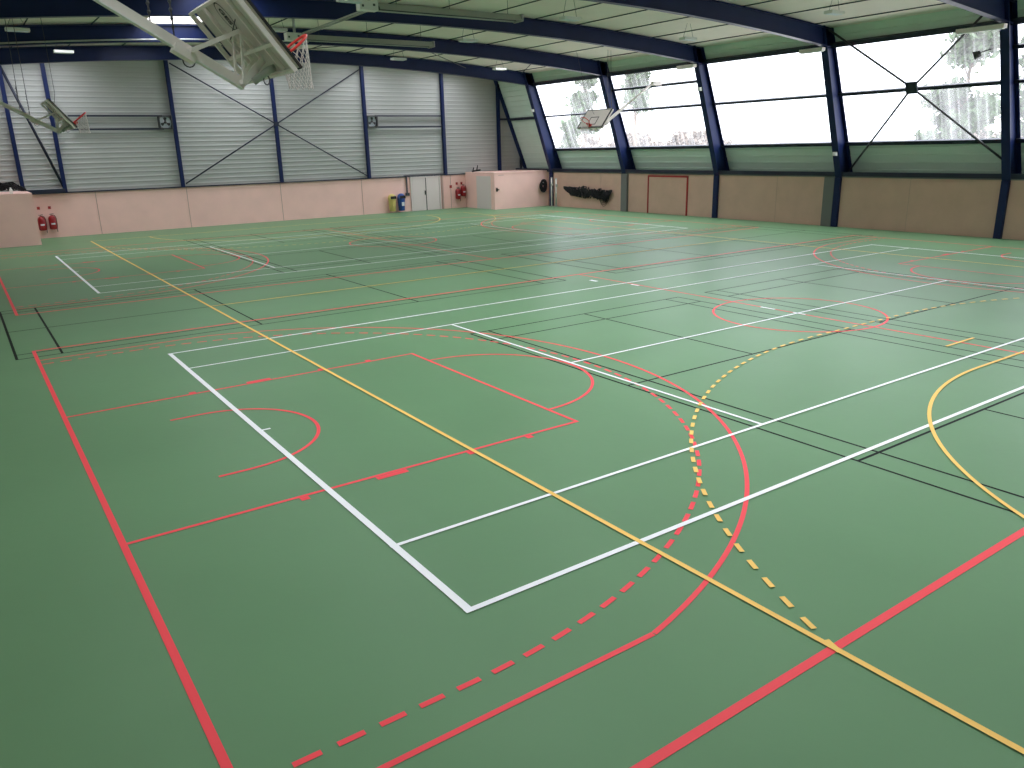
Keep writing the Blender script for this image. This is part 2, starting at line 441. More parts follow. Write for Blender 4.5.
# ------------------------------------------------------------------ store boxes in both far corners
def room_block(name, x0, x1, yf, h, label):
    q = MB(); q.box(x0, x1, yf, 33.96, 0, h)
    return tag(q.build(name, M['pink']), label, kind='structure')
rb = room_block('wall_corner_right', 26.4, 30.75, 30.6, 2.2, 'low pink store room block in the right far corner')
q = MB(); q.box(26.36, 30.4, 30.56, 30.6, 2.12, 2.2); q.build('coping', M['pink'], rb)
q = MB(); q.box(26.375, 26.40, 31.0, 32.6, 0.0, 1.98); q.build('side_door', M['grey_door'], rb)
q = MB(); q.box(26.52, 26.72, 30.55, 30.6, 1.15, 1.21); q.box(26.52, 26.57, 30.50, 30.6, 1.08, 1.30); q.build('door_handle', M['blackrub'], rb)
q = MB(); q.box(26.7, 27.1, 30.585, 30.6, 2.02, 2.05); q.build('vent_slot', M['joint'], rb)
lb = room_block('wall_corner_left', -3.3, 2.08, 30.6, 2.25, 'low pink store room block in the left far corner')

# ------------------------------------------------------------------ right side wall
wr = MB(); wr.box(XB, XB+0.2, Y0, 34.0, 0, 2.08)
wr = tag(wr.build('wall_right', M['tan']), 'tan panelled low wall under the leaning windows', kind='structure')
q = MB(); q.box(XB-0.03, clx(2.1)+0.1, Y0, 34.0, 2.08, 2.13); q.build('ledge', M['pier'], wr)
q = MB(); q.box(XB-0.10, XB+0.06, Y0, 34.0, 2.13, 2.30); q.build('ledge_rail', M['navy_dark'], wr)
def clad_band(z0, z1, y0, y1, period=0.30, depth=0.03):
    """horizontally ribbed leaning panel"""
    m_ = MB(); prof = []; z = z0
    nx, nz = -math.cos(math.atan(K)), -math.sin(math.atan(K))
    while z < z1-1e-6:
        for dz, dd in ((0, 0), (0.24, 0), (0.255, depth), (0.285, depth)):
            if z+dz < z1: prof.append((z+dz, dd))
        z += period
    prof.append((z1, 0)); vs = []
    for (zz, dd) in prof:
        vs += [(clx(zz)+nx*dd, y0, zz+nz*dd), (clx(zz)+nx*dd, y1, zz+nz*dd)]
    m_.add(vs, [(2*i, 2*i+1, 2*i+3, 2*i+2) for i in range(len(prof)-1)])
    return m_
clad_band(2.1, 3.44, Y0, 34.05).build('lower_cladding', M['green_panel'], wr)
clad_band(7.30, 8.6, Y0, 34.05).build('upper_cladding', M['green_panel'], wr)
clad_band(3.44, 7.30, FR[6], 34.05).build('end_cladding', M['green_panel'], wr)
clad_band(3.44, 7.30, Y0, FR[0]).build('end_cladding', M['green_panel'], wr)
q = MB(); q.box(29.5, 30.2, 29.2, 33.9, 5.33, 5.46)
def lean_bar(z, y0, y1, t=0.12, d=0.14, off=0.0):
    """bar along the leaning wall at height z"""
    m_ = MB(); n = Vector((-math.cos(math.atan(K)), 0, -math.sin(math.atan(K)))); u = Vector((-math.sin(math.atan(K)), 0, math.cos(math.atan(K))))
    c = Vector((clx(z), (y0+y1)/2, z)) + n*(d/2+off)
    m_.obox(c, n, Vector((0,1,0)), u, d/2, (y1-y0)/2, t/2); return m_
lean_bar(5.4, 30.3, 33.9).build('wall_rail', M['navy_dark'], wr)
# pale grey piers and panel joints on the low wall
for y0, y1 in ((10.19, 10.68), (23.15, 23.62)):
    q = MB(); q.box(XB-0.14, XB, y0, y1, 0, 2.08); q.build('pier', M['pier'], wr)
for y in (6.9, 13.2, 19.6+5.9):
    q = MB(); q.box(XB-0.006, XB, y-0.01, y+0.01, 0, 2.08); q.build('panel_joint', M['joint'], wr)

def window(i, y0, y1, bars, label):
    o = tag(empty('window_%d' % i, (0,0,0)), label, kind='structure')
    q = MB(); n = Vector((-math.cos(math.atan(K)), 0, -math.sin(math.atan(K)))); u = Vector((-math.sin(math.atan(K)), 0, math.cos(math.atan(K))))
    c = Vector((clx(5.37), (y0+y1)/2, 5.37)); h = (7.30-3.44)/2/u.z
    pm = MB()
    a_ = c-u*h; b_ = c+u*h
    pm.obox(c - n*0.02, n, Vector((0,1,0)), u, 0.004, (y1-y0)/2, h)
    # one sheet only, so light passes a single skin
    pm = MB(); pm.add([(a_.x, y0, a_.z), (a_.x, y1, a_.z), (b_.x, y1, b_.z), (b_.x, y0, b_.z)], [(0,1,2,3)])
    pm.build('pane', M['pane'], o)
    lean_bar(3.47, y0, y1, 0.15, 0.12).build('window_sill', M['navy_dark'], o)
    lean_bar(7.27, y0, y1, 0.17, 0.20).build('window_head', M['navy_dark'], o)
    for z, t in bars: lean_bar(z, y0, y1, t, 0.12).build('glazing_bar', M['navy_dark'], o)
    return o
names = ['behind the viewer', 'beside the viewer', 'nearest the right edge', 'crossed by steel bracing', 'with one bar and bright sky', 'behind the small backboard', 'farthest, next to the corner']
bars = [[(5.42,.11)], [(5.42,.11)], [(5.42,.11),(6.5,.11)], [(5.42,.13)], [(5.42,.11)], [(5.42,.11),(6.48,.11)], [(5.42,.08)]]
for i in range(6):
    lab = 'leaning translucent strip window ' + {0: 'in the bay behind the camera', 1: 'in the bay nearest the camera', 2: 'with cross bracing in front', 3: 'with plain bright sky', 4: 'with two bars behind the hanging backboard', 5: 'nearest the far corner'}[i]
    window(i+1, FR[i]+0.02, FR[i+1]-0.02, {0:[(5.42,.11)],1:[(5.42,.11),(6.5,.13)],2:[(5.42,.13)],3:[(5.42,.11)],4:[(5.42,.11),(6.48,.11)],5:[(5.42,.08)]}[i], lab)

# bracing of the fourth window bay
br = Loc('window_bracing', (29.3, 6.75, 5.4), 'crossed steel bracing rods with square centre plate before the window', 'bracing')
def brx(z): return clx(z)-0.42
cz, cy_ = 5.42, 6.75
for (y, z) in ((3.8, 7.75), (9.85, 7.75), (3.6, 2.75), (9.85, 2.30)):
    q = MB(); q.tube([(brx(cz), cy_, cz), (brx(z), y, z)], 0.04, 8); br.part('brace_rod', q, M['dkgrey'])
q = MB(); q.obox((brx(cz)-0.03, cy_, cz), (math.cos(math.atan(K)),0,math.sin(math.atan(K))), (0,1,0), (-math.sin(math.atan(K)),0,math.cos(math.atan(K))), 0.03, 0.22, 0.22)
br.part('centre_plate', q, M['navy_dark'])

# red framed store door in the low right wall
d2 = tag(empty('door_2', (XB, 20.1, 0)), 'tan flush store door outlined in red in the low right wall', kind='structure')
def d2p(name, y0, y1, z0, z1, m, x=0.03):
    q = MB(); q.box(-x, 0.0, y0-20.1, y1-20.1, z0, z1); return q.build(name, m, d2)
d2p('door_frame', 18.66, 18.74, 0, 2.0, M['redframe'], 0.05); d2p('door_frame', 21.52, 21.58, 0, 2.0, M['redframe'], 0.05); d2p('door_frame', 18.66, 21.58, 1.93, 2.01, M['redframe'], 0.05)
d2p('door_leaf', 18.76, 21.5, 0.02, 1.92, M['tan'], 0.02)

# ------------------------------------------------------------------ left and back walls, ceiling
q = MB()
q.box(28-XB-0.2, 28-XB, Y0, 34.0, 0, 2.1)
wl = tag(q.build('wall_left', M['pink']), 'pink low wall beside the camera', kind='structure')
q = MB(); q.prism([(28-clx(2.05)-0.05, Y0, 2.05), (28-clx(2.05), Y0, 2.05), (28-clx(8.7), Y0, 8.7), (28-clx(8.7)-0.05, Y0, 8.7)], (0, 34.05-Y0, 0)); q.build('upper_cladding', M['green_panel'], wl)
for yc in (0.0, 20.1):
    q = MB(); q.box(28-clx(6.5)-0.02, 28-clx(6.5)+0.12, yc-3.2, yc+3.2, 6.44, 6.58); q.build('hoop_rail', M['navy_dark'], wl)
q = MB(); q.box(28-clx(2.1)-0.1, 28-XB, Y0, 34.0, 2.08, 2.13); q.build('ledge', M['pier'], wl)
q = MB(); q.box(-3.3, 31.6, Y0-0.25, Y0, 0, 9)
wb = tag(q.build('wall_back', M['clad']), 'grey end wall behind the camera', kind='structure')

SX0, SX1 = 6.1, 8.15
RX0, RX1 = 12.5, 14.5                                 # unseen second strip, added over the near bays to light the floor
sky_y = []
for i in range(6):
    e = FR[i+1]-(0.12 if i in (3, 4) else 0.3)-(1.0 if i == 5 else 0)
    sky_y.append((e-(5.6 if i < 3 else 2.6), e, SX0, SX1))  # near bays lengthened out of view to let in more light
sky_y += [(FR[i+1]-0.3-5.6, FR[i+1]-0.3, RX0, RX1) for i in range(3)]
sky_y += [(FR[i+1]-0.3-5.6, FR[i+1]-0.3, 0.6, 1.3) for i in range(3)]  # unseen left strip, added to brighten the left of the floor
for (a, b) in ((17.3, 18.5), (24.2, 25.9), (31.0, 33.0)):  # openings added in hidden roof bays to brighten floor and end wall
    for (c, d_) in ((1.0, 5.0), (10.4, 14.8), (18.0, 21.0), (23.0, 26.2)):
        if a > 20 or c > 15: sky_y.append((a, b, c, d_))
ys = sorted(set([Y0, 34.1] + [v for a in sky_y for v in a[:2]]))
NX = [-1.45]
while NX[-1] < 29.4: NX.append(NX[-1]+0.7)
EDG = sorted(set(v for h in sky_y for v in h[2:]))
NX = sorted(set([round(x, 3) for x in NX if min(abs(x-v) for v in EDG) > 0.3] + EDG))
mb = MB()
for a in range(len(ys)-1):
    for b in range(len(NX)-1):
        x0, x1 = NX[b], NX[b+1]
        if any(h[0]-1e-6 <= ys[a] and ys[a+1] <= h[1]+1e-6 and x0 >= h[2]-1e-6 and x1 <= h[3]+1e-6 for h in sky_y): continue
        z0, z1 = ct(x0), ct(x1)
        mb.hexa([(x0,ys[a],z0),(x1,ys[a],z1),(x1,ys[a+1],z1),(x0,ys[a+1],z0),(x0,ys[a],z0+.15),(x1,ys[a],z1+.15),(x1,ys[a+1],z1+.15),(x0,ys[a+1],z0+.15)])
ceil = tag(mb.build('ceiling', M['ceil']), 'pale grey green arched ceiling with purlin lines', kind='structure')
for i in range(14):
    x = 0.2+i*2.13
    q = MB(); q.box(x-0.013, x+0.013, Y0, 34.0, ct(x)-0.033, ct(x)+0.01)
    hs = sorted(h for h in sky_y if h[2]-0.1 < x < h[3]+0.1)
    if hs:
        q = MB(); yy = Y0
        for h in sorted(hs): q.box(x-0.013, x+0.013, yy, h[0], ct(x)-0.033, ct(x)+0.01); yy = h[1]
        q.box(x-0.013, x+0.013, yy, 34.0, ct(x)-0.033, ct(x)+0.01)
    q.build('purlin', M['navy_dark'], ceil)
sk_lab = ['behind the camera', 'above the camera', 'just ahead of the camera', 'near the middle of the hall', 'beyond the middle of the hall, seen in the photo', 'nearest the far wall', 'behind the camera on the right', 'above the camera on the right', 'ahead of the camera on the right', 'behind the camera on the left', 'above the camera on the left', 'ahead of the camera on the left']
sk_lab += ['beyond the fifth roof beam, centre right one', 'beyond the fifth roof beam, right one'] + [b+' '+a for b in ('beyond the sixth roof beam,', 'over the far end wall,') for a in ('left one', 'centre left one', 'centre right one', 'right one')]
for i, (a, b, X0, X1) in enumerate(sky_y):
    o = tag(empty('window_%d' % (7+i), (0,0,0)), 'bright rectangular roof skylight ' + sk_lab[i], kind='structure')
    q = MB(); q.add([(X0, a, ct(X0)+.06), (X1, a, ct(X1)+.06), (X1, b, ct(X1)+.06), (X0, b, ct(X0)+.06)], [(0,1,2,3)]); q.build('pane', M['skypane'], o)
    q = MB()
    def fr(xa, xb, ya, yb):
        za, zb = ct(xa), ct(xb)
        q.hexa([(xa,ya,za),(xb,ya,zb),(xb,yb,zb),(xa,yb,za),(xa,ya,za+.2),(xb,ya,zb+.2),(xb,yb,zb+.2),(xa,yb,za+.2)])
    fr(X0-.04, X1+.04, a-.04, a-.001); fr(X0-.04, X1+.04, b+.001, b+.04); fr(X0-.04, X0-.001, a, b); fr(X1+.001, X1+.04, a, b)
    q.build('window_frame', M['lampw'], o)
    L = bpy.data.lights.new('skylight_portal', 'AREA'); L.shape = 'RECTANGLE'; L.size = X1-X0; L.size_y = b-a; L.cycles.is_portal = True
    lo = bpy.data.objects.new('skylight_portal', L); COL.objects.link(lo); lo.location = ((X0+X1)/2, (a+b)/2, ct(X1 if X1 > 14 else X0)+.22)
# window portal
L = bpy.data.lights.new('window_portal', 'AREA'); L.shape = 'RECTANGLE'; L.size = 40.2; L.size_y = 4.1; L.cycles.is_portal = True
lo = bpy.data.objects.new('window_portal', L); COL.objects.link(lo)
n = Vector((-math.cos(math.atan(K)), 0, -math.sin(math.atan(K))))
u = Vector((-math.sin(math.atan(K)), 0, math.cos(math.atan(K))))
zax = -n; xax = Vector((0,1,0)); yax = zax.cross(xax)
lo.matrix_world = Matrix(((xax.x,yax.x,zax.x,clx(5.37)+0.08),(xax.y,yax.y,zax.y,10.05),(xax.z,yax.z,zax.z,5.37+.03),(0,0,0,1)))

# ------------------------------------------------------------------ portal frames
where_c = {-10.05: 'behind the camera', -3.35: 'beside the camera', 3.35: 'nearest the right edge of the photo', 10.05: 'second from the right edge, over a grey pier', 16.75: 'third from the right edge, beside bright windows', 23.45: 'fourth from the right, behind the hanging backboard', 30.15: 'farthest, at the store room corner'}
def column(y, mirror=False):
    t = Loc('steel_column', ((XB if not mirror else 28-XB), y, 0), ('leaning navy steel column ' + where_c[y]) if not mirror else 'leaning navy steel column on left wall, ' + where_c[y], 'column', 'right wall columns' if not mirror else 'left wall columns')
    fx = (lambda x: x) if not mirror else (lambda x: 28-x)
    zt = 7.95
    def slab(o0, o1, y0, y1, name, zb=2.05, m='navy'):
        q = MB()
        e0 = (clx(zb)-colx(zb)-0.05) if o1 is None else o1; e1 = (clx(zt)-colx(zt)-0.05) if o1 is None else o1
        if o0 == -9:
            q.hexa([(fx(colx(zb)+e0), y0, zb), (fx(colx(zb)+e0+.03), y0, zb), (fx(colx(zb)+e0+.03), y1, zb), (fx(colx(zb)+e0), y1, zb),
                (fx(colx(zt)+e1), y0, zt), (fx(colx(zt)+e1+.03), y0, zt), (fx(colx(zt)+e1+.03), y1, zt), (fx(colx(zt)+e1), y1, zt)])
            return t.part(name, q, M[m])
        q.hexa([(fx(colx(zb)+o0), y0, zb), (fx(colx(zb)+e0), y0, zb), (fx(colx(zb)+e0), y1, zb), (fx(colx(zb)+o0), y1, zb),
                (fx(colx(zt)+o0), y0, zt), (fx(colx(zt)+e1), y0, zt), (fx(colx(zt)+e1), y1, zt), (fx(colx(zt)+o0), y1, zt)])
        t.part(name, q, M[m])
    slab(0, 0.03, y-0.15, y+0.15, 'inner_flange'); slab(0.03, None, y-0.012, y+0.012, 'web', 2.14); slab(-9, None, y-0.15, y+0.15, 'outer_flange', 2.14)
    if mirror or y != 23.45:
        q = MB(); a, b = sorted((fx(30.36), fx(30.5))); q.box(a, b, y-0.13, y+0.13, 0, 2.06); t.part('foot_post', q, M['navy'])
    return t
def roof_beam(y):
    lab = {-10.05: 'arched navy roof beam behind the camera', -3.35: 'arched navy roof beam above the camera', 3.35: 'arched navy roof beam at the top right corner', 10.05: 'arched navy roof beam second nearest, running to the upper right', 16.75: 'arched navy roof beam third nearest, crossing the photo top', 23.45: 'arched navy roof beam fourth nearest, ahead of a skylight', 30.15: 'arched navy roof beam farthest, before the end wall'}[y]
    t = Loc('roof_beam', (CX, y, 7.9), lab, 'beam', 'arched roof beams')
    X = [-0.95+i*(29.9)/40 for i in range(41)]
    def strip(f0, f1, hy):
        q = MB()
        vs = []
        for x in X: vs += [(x, y-hy, f0(x)), (x, y+hy, f0(x)), (x, y+hy, f1(x)), (x, y-hy, f1(x))]
        fs = []
        for i in range(40):
            a, b = 4*i, 4*i+4
            fs += [(a, a+1, b+1, b), (a+1, a+2, b+2, b+1), (a+2, a+3, b+3, b+2), (a+3, a, b, b+3)]
        fs += [(0,1,2,3), (160,163,162,161)]; q.add(vs, fs); return q
    t.part('bottom_flange', strip(lambda x: ub(x), lambda x: ub(x)+0.03, 0.13), M['navy'])
    t.part('web', strip(lambda x: ub(x)+0.03, lambda x: tb(x)-0.03, 0.012), M['navy'])
    t.part('top_flange', strip(lambda x: tb(x)-0.03, lambda x: tb(x), 0.13), M['navy'])
for y in FR:
    column(y); column(y, True); roof_beam(y)

# roof bracing rods in the farthest bays
def roof_rod(a, b, label, r=0.02):
    q = MB(); q.tube([a, b], r, 6); tag(q.build('bracing_rod', M['dkgrey']), label, 'rod', 'roof bracing rods')
roof_rod((17.6, 23.6, 8.2), (24.3, 30.0, 8.0), 'thin dark roof bracing rod crossing the far bay, lower one')
roof_rod((13.0, 30.0, 8.35), (17.2, 23.6, 8.35), 'thin dark roof bracing rod crossing the far bay, upper one')
roof_rod((24.8, 23.6, 8.1), (28.2, 30.0, 7.83), 'thin dark roof bracing rod by the far right eaves')

# ------------------------------------------------------------------ hanging lamps
def lamp(i, px, label):
    x, y, z = px
    t = Loc('hanging_lamp', (x, y, z), label, 'lamp', 'hanging ceiling lamps')
    q = MB(); q.box(x-0.34, x+0.34, y-0.16, y+0.16, z, z+0.09); t.part('housing', q, M['lampw'])
    q = MB(); q.box(x-0.3, x+0.3, y-0.12, y+0.12, z-0.012, z); t.part('diffuser', q, M['label'])
    q = MB()
    for s_ in (-0.28, 0.28): q.tube([(x+s_, y, z+0.09), (x+s_*0.3, y, ct(x)-0.0)], 0.006, 5)
    t.part('suspension_wire', q, M['dkgrey'])
LP = [((1.9, 21.0, 7.6), 'hanging lamp highest at the left edge of the photo'),
      ((3.8, 26.6, 7.6), 'hanging lamp before the farthest beam on the left'),
      ((17.1, 24.2, 7.6), 'hanging lamp under the beams near the middle of the far bay'),
      ((9.2, 11.6, 7.6), 'hanging lamp cut off by the top edge, above the near hoop net'),
      ((16.9, 11.5, 7.6), 'hanging lamp right of the near heater tube'),
      ((16.7, 17.5, 7.6), 'hanging lamp between heater tubes and far beams'),
      ((24.3, 26.6, 7.6), 'hanging lamp near the far right end of the farthest beam'),
      ((24.6, 13.5, 7.6), 'hanging lamp above the third column'),
      ((24.2, 6.7, 7.6), 'hanging lamp nearest the upper right corner'),
      ((9.2, 17.7, 7.6), 'hanging lamp just beside the near hoop board')]
for i, (p_, l_) in enumerate(LP): lamp(i, p_, l_)

# long lamps fixed across the column heads
def bulkhead(y, label, L=1.4, z=7.05):
    x = colx(z)-0.26
    t = Loc('strip_light', (x, y, z), label, 'light', 'strip lights on the column heads')
    q = MB(); q.box(x-0.11, x+0.11, y-0.15, y+L, z-0.06, z+0.07); t.part('housing', q, M['off'])
    q = MB(); q.box(x-0.09, x+0.09, y-0.1, y+L-0.05, z-0.085, z-0.06); t.part('diffuser', q, M['lampw'])
    q = MB(); q.box(x+0.11, x+0.24, y-0.04, y+0.04, z-0.03, z+0.03); t.part('bracket', q, M['dkgrey'])
bulkhead(3.35, 'pale strip light fixed to the column head nearest the right edge')
bulkhead(10.05, 'pale strip light fixed to the second column head', 0.9, 7.05)
bulkhead(16.75, 'pale strip light fixed to the third column head', 0.9, 7.05)
def sensor(y, z, label):
    x = colx(z)
    q = MB(); q.box(x-0.13, x, y-0.09, y+0.07, z-0.08, z+0.08); q.lathe((x-0.13, y-0.01, z), [(0.06, 0.0), (0.05, -0.04), (0.001, -0.05)], 10, 'x')
    tag(q.build('detector_box', M['lampw'], origin=(x, y, z)), label, 'detector', 'small white boxes on columns')
sensor(30.15, 5.75, 'small white detector box on the farthest column')
sensor(16.75, 6.05, 'small white detector box on the third column')
sensor(10.05, 3.05, 'small white detector box low on the second column')
# small floodlight hanging by the nearest column
t = Loc('floodlight', (28.6, 3.95, 6.35), 'small dark round floodlight beside the column near the right edge', 'light')
q = MB(); q.tube([(28.55, 3.95, 6.30), (28.45, 4.12, 6.22)], [0.10, 0.14], 14); t.part('lamp_head', q, M['dkgrey'])
q = MB(); q.tube([(28.6, 3.62, 6.4), (28.57, 3.95, 6.33)], 0.02, 6); t.part('bracket', q, M['dkgrey'])

# ------------------------------------------------------------------ radiant heater tubes
def heater(x0, x1, y, z, label):
    t = Loc('radiant_heater', (x0, y, z), label, 'heater', 'gas radiant heaters under the ceiling')
    q = MB(); q.box(x0-0.45, x0+0.12, y-0.15, y+0.15, z-0.10, z+0.16); b_ = t.part('burner_box', q, M['lampw'])
    q = MB(); q.box(x0-0.40, x0-0.34, y-0.155, y-0.15, z-0.02, z+0.04); q.box(x0-0.05, x0+0.02, y-0.155, y-0.15, z+0.02, z+0.08); t.part('cover_screw', q, M['dkgrey'], b_)
    q = MB()
    pf = [(-0.24, -0.06), (-0.14, 0.12), (0.14, 0.12), (0.24, -0.06), (0.22, -0.06), (0.13, 0.10), (-0.13, 0.10), (-0.22, -0.06)]
    q.prism([(x0+0.14, y+a, z+b) for a, b in pf], (x1-x0-0.14, 0, 0)); t.part('reflector', q, M['galv'])
    q = MB()
    for s_ in (-0.09, 0.09): q.tube([(x0+0.10, y+s_, z+0.0), (x1-0.05, y+s_, z+0.0)], 0.045, 10)
    t.part('radiant_tube', q, M['dkgrey'])
    q = MB(); q.tube([(x0-0.1, y, z+0.16), (x0-0.1, y, ct(x0)+0.0)], 0.05, 10); t.part('flue_pipe', q, M['galv'])
    q = MB()
    for f in (0.15, 0.5, 0.92):
        xx = x0+(x1-x0)*f; q.tube([(xx, y, z+0.12), (xx, y, ct(xx)+0.0)], 0.008, 5)
    t.part('hanger_wire', q, M['dkgrey'])
    q = MB(); q.box(x1-0.02, x1+0.04, y-0.25, y+0.25, z-0.08, z+0.14); t.part('end_cap', q, M['galv'])
heater(10.35, 15.6, 12.6, 7.68, 'long gas radiant heater tube nearest, at the photo top')
heater(10.5, 16.0, 19.2, 7.62, 'long gas radiant heater tube beyond, level with the hoop net')
for s_, lab in ((0, 'thin steel gas pipe joining the two heater boxes, left one'), (0.18, 'thin steel gas pipe joining the two heater boxes, right one')):
    q = MB(); q.tube([(10.6+s_, 12.8, 7.80), (10.6+s_, 19.0, 7.75)], 0.03, 8)
    tag(q.build('gas_pipe', M['galv'], origin=(10.6+s_, 16, 7.8)), lab, 'pipe', 'gas pipes between the heaters')
# conduit along the second farthest beam
q = MB(); q.tube([(x, 23.29, ub(x)+0.08) for x in [-0.5+i*1.0 for i in range(14)]], 0.03, 8)
tag(q.build('cable_conduit', M['galv'], origin=(5, 22.5, 7.8)), 'thin pale conduit along the beam below the skylight', 'pipe')

# ------------------------------------------------------------------ basketball boards
def hoop_unit():
    P = Vector((-1.25, 0, 6.68))
    r = empty('basketball_hoop', P)
    def part(name, mb_, m, parent=None, label=None):
        mb2 = MB(); mb2.v = [tuple(Vector(v)-P) for v in mb_.v]; mb2.f = mb_.f; mb2.smooth = mb_.smooth
        o = mb2.build(name, m, parent or r)
        if label: o['label'] = label
        return o
    bc = Vector((2.51, 0, 5.03)); U = Vector((0,1,0)); V = Vector((0.62, 0, -0.785)).normalized(); N = Vector((0.785, 0, 0.62)).normalized()
    q = MB(); q.obox(bc, U, V, N, 0.90, 0.525, 0.012)
    bd = part('backboard', q, M['board'])
    q = MB(); t_ = 0.028
    for s_ in (-1, 1):
        q.obox(bc+U*s_*0.885-N*0.075, U, V, N, 0.018, 0.525, t_); q.obox(bc+V*s_*0.508-N*0.075, U, V, N, 0.868, 0.018, t_)
    q.obox(bc+V*0.16-N*0.060, U, V, N, 0.86, 0.02, t_)
    part('rear_frame', q, M['off'], bd)
    q = MB()
    for s_ in (-1, 1): q.obox(bc+U*s_*0.45-N*0.035, U, V, N, 0.02, 0.49, 0.022)
    part('stiffener', q, M['off'], bd)
    q = MB()
    for s_ in (-1, 1): q.obox(bc+U*s_*0.905, U, V, N, 0.008, 0.53, 0.016)
    q.obox(bc+V*0.533, U, V, N, 0.913, 0.010, 0.016)
    part('edge_trim', q, M['blackrub'], bd)
    q = MB()  # target square on the face
    f = bc+N*0.0135; sq = f+V*0.14
    for s_ in (-1, 1):
        q.obox(sq+U*s_*0.275, U, V, N, 0.025, 0.225, 0.0015); q.obox(sq+V*s_*0.205, U, V, N, 0.25, 0.02, 0.0015)
        q.obox(f+U*s_*0.872, U, V, N, 0.025, 0.51, 0.0015); q.obox(f+V*s_*0.487, U, V, N, 0.846, 0.02, 0.0015)
    part('target_square', q, M['blackrub'], bd)
    # oval maker's mark on the back
    q = MB(); lc = bc-N*0.0125 - V*0.29 + U*0.05
    E = 40
    outer = []; 
    for i in range(E):
        a, b = 2*PI*i/E, 2*PI*(i+1)/E
        def pt(an, k): return lc + V*(0.19*k*math.cos(an)) + U*(0.14*k*math.sin(an)) - N*0.003
        q.add([pt(a, 1), pt(b, 1), pt(b, 0.9), pt(a, 0.9)], [(0,1,2,3)])
    lg = part('oval_mark', q, M['blackrub'], bd)
    cu = bpy.data.curves.new('mark_text', 'FONT'); cu.body = 'GES'; cu.size = 0.13; cu.align_x = 'CENTER'; cu.align_y = 'CENTER'; cu.extrude = 0.001; cu.offset = 0.003
    tmp = bpy.data.objects.new('mark_text', cu); COL.objects.link(tmp)
    dg = bpy.context.evaluated_depsgraph_get(); dg.update()
    me = bpy.data.meshes.new_from_object(tmp.evaluated_get(dg)); bpy.data.objects.remove(tmp)
    tx = bpy.data.objects.new('mark_letters', me); COL.objects.link(tx); tx.parent = bd
    me.materials.clear(); me.materials.append(M['blackrub'])
    X_ = V; Z_ = -N; Y_ = Z_.cross(X_)
    o_ = lc-N*0.004-P
    mt = Matrix(((X_.x,Y_.x,Z_.x,o_.x),(X_.y,Y_.y,Z_.y,o_.y),(X_.z,Y_.z,Z_.z,o_.z),(0,0,0,1)))
    me.transform(mt)
    # rim
    rc = bc+V*0.43+N*(0.17+0.225+0.01)
    q = MB(); q.tube([rc + (U*math.cos(a)+N*math.sin(a))*0.225 for a in [2*PI*i/36 for i in range(36)]], 0.017, 8, closed=True)
    rm = part('rim', q, M['rim'])
    q = MB(); q.obox(bc+V*0.43+N*0.02, U, V, N, 0.09, 0.06, 0.012)
    for s_ in (-1, 1): q.beam(bc+V*0.43+N*0.02+U*s_*0.07, rc-N*0.19+U*s_*0.10, 0.02, 0.04)
    q.obox(bc+V*0.43+N*0.12, U, V, N, 0.12, 0.006, 0.11); q.obox(bc+V*0.47+N*0.12, U, V, N, 0.02, 0.045, 0.11)
    part('rim_bracket', q, M['rim'], rm)
    # net hanging straight down
    q = MB(); ns = 12; lv = 6
    def npt(k, l):
        a = 2*PI*(k+0.5*(l % 2))/ns; tt = l/lv
        top = rc + (U*math.cos(a)+N*math.sin(a))*0.225
        low = rc + (U*math.cos(a)+Vector((1,0,0))*math.sin(a))*0.15
        p_ = top.lerp(low, min(1, tt*1.2)); p_.z -= 0.50*tt; p_ += Vector((0.07*tt, 0, 0)); return p_
    for k in range(ns):
        for l in range(lv):
            s_ = 0 if l % 2 == 0 else 1
            q.tube([npt(k, l), npt(k+s_, l+1)], 0.0048, 4, caps=False)
            q.tube([npt(k, l), npt(k-1+s_, l+1)], 0.0048, 4, caps=False)
    part('net', q, M['cord'], rm)
    # boom
    e = Vector((2.44, 0, 4.48))
    dvec = (e-P).normalized(); upb = Vector((-dvec.z, 0, dvec.x))
    mid_ = P+(e-P)*0.46
    q = MB(); q.beam(mid_, e, 0.085, 0.10); q.tube([P, mid_+dvec*0.1], 0.045, 10)
    bo = part('boom', q, M['off'])
    q = MB(); q.beam(mid_-upb*0.061, e-upb*0.061, 0.12, 0.012)
    part('boom_flange', q, M['lampw'], bo)
    # side plates and linkage holding the board
    q = MB()
    for y in (-0.16, 0.16):
        q.beam(e+Vector((-0.05, y, 0.02)), bc+V*0.30-N*0.06+Vector((0, y, 0)), 0.03, 0.08)
        q.beam(e+Vector((-0.60, y, 0.36)), bc-V*0.10-N*0.06+Vector((0, y, 0)), 0.03, 0.05)
        q.beam(e+Vector((-0.05, y, 0.05)), bc-V*0.08-N*0.06+Vector((0, y, 0)), 0.025, 0.05)
        q.beam(bc+V*0.30-N*0.07+Vector((0, y, 0)), bc-V*0.10-N*0.07+Vector((0, y, 0)), 0.03, 0.04)
    q.beam(e+Vector((-0.05, -0.18, 0.02)), e+Vector((-0.05, 0.18, 0.02)), 0.05)
    q.beam(e+Vector((-0.60, -0.18, 0.36)), e+Vector((-0.60, 0.18, 0.36)), 0.05)
    part('linkage_arm', q, M['off'])
    q = MB(); s0 = e+Vector((-0.62, 0, 0.33))
    q.obox(s0-Vector((0.05,0,0.0)), dvec, (0,1,0), upb, 0.13, 0.10, 0.05); part('hinge_housing', q, M['off'])
    q = MB(); q.tube([e+Vector((0.05, -0.20, 0.02)), e+Vector((0.25, -0.24, 0.16)), e+Vector((0.30, -0.28, 0.18))], 0.045, 10)
    q.tube([e+Vector((0.0, 0.20, 0.0)), e+Vector((0.20, 0.22, 0.14))], 0.04, 10); part('damper', q, M['galv'])
    q = MB(); hk = e+Vector((0.20, -0.24, 0.07))
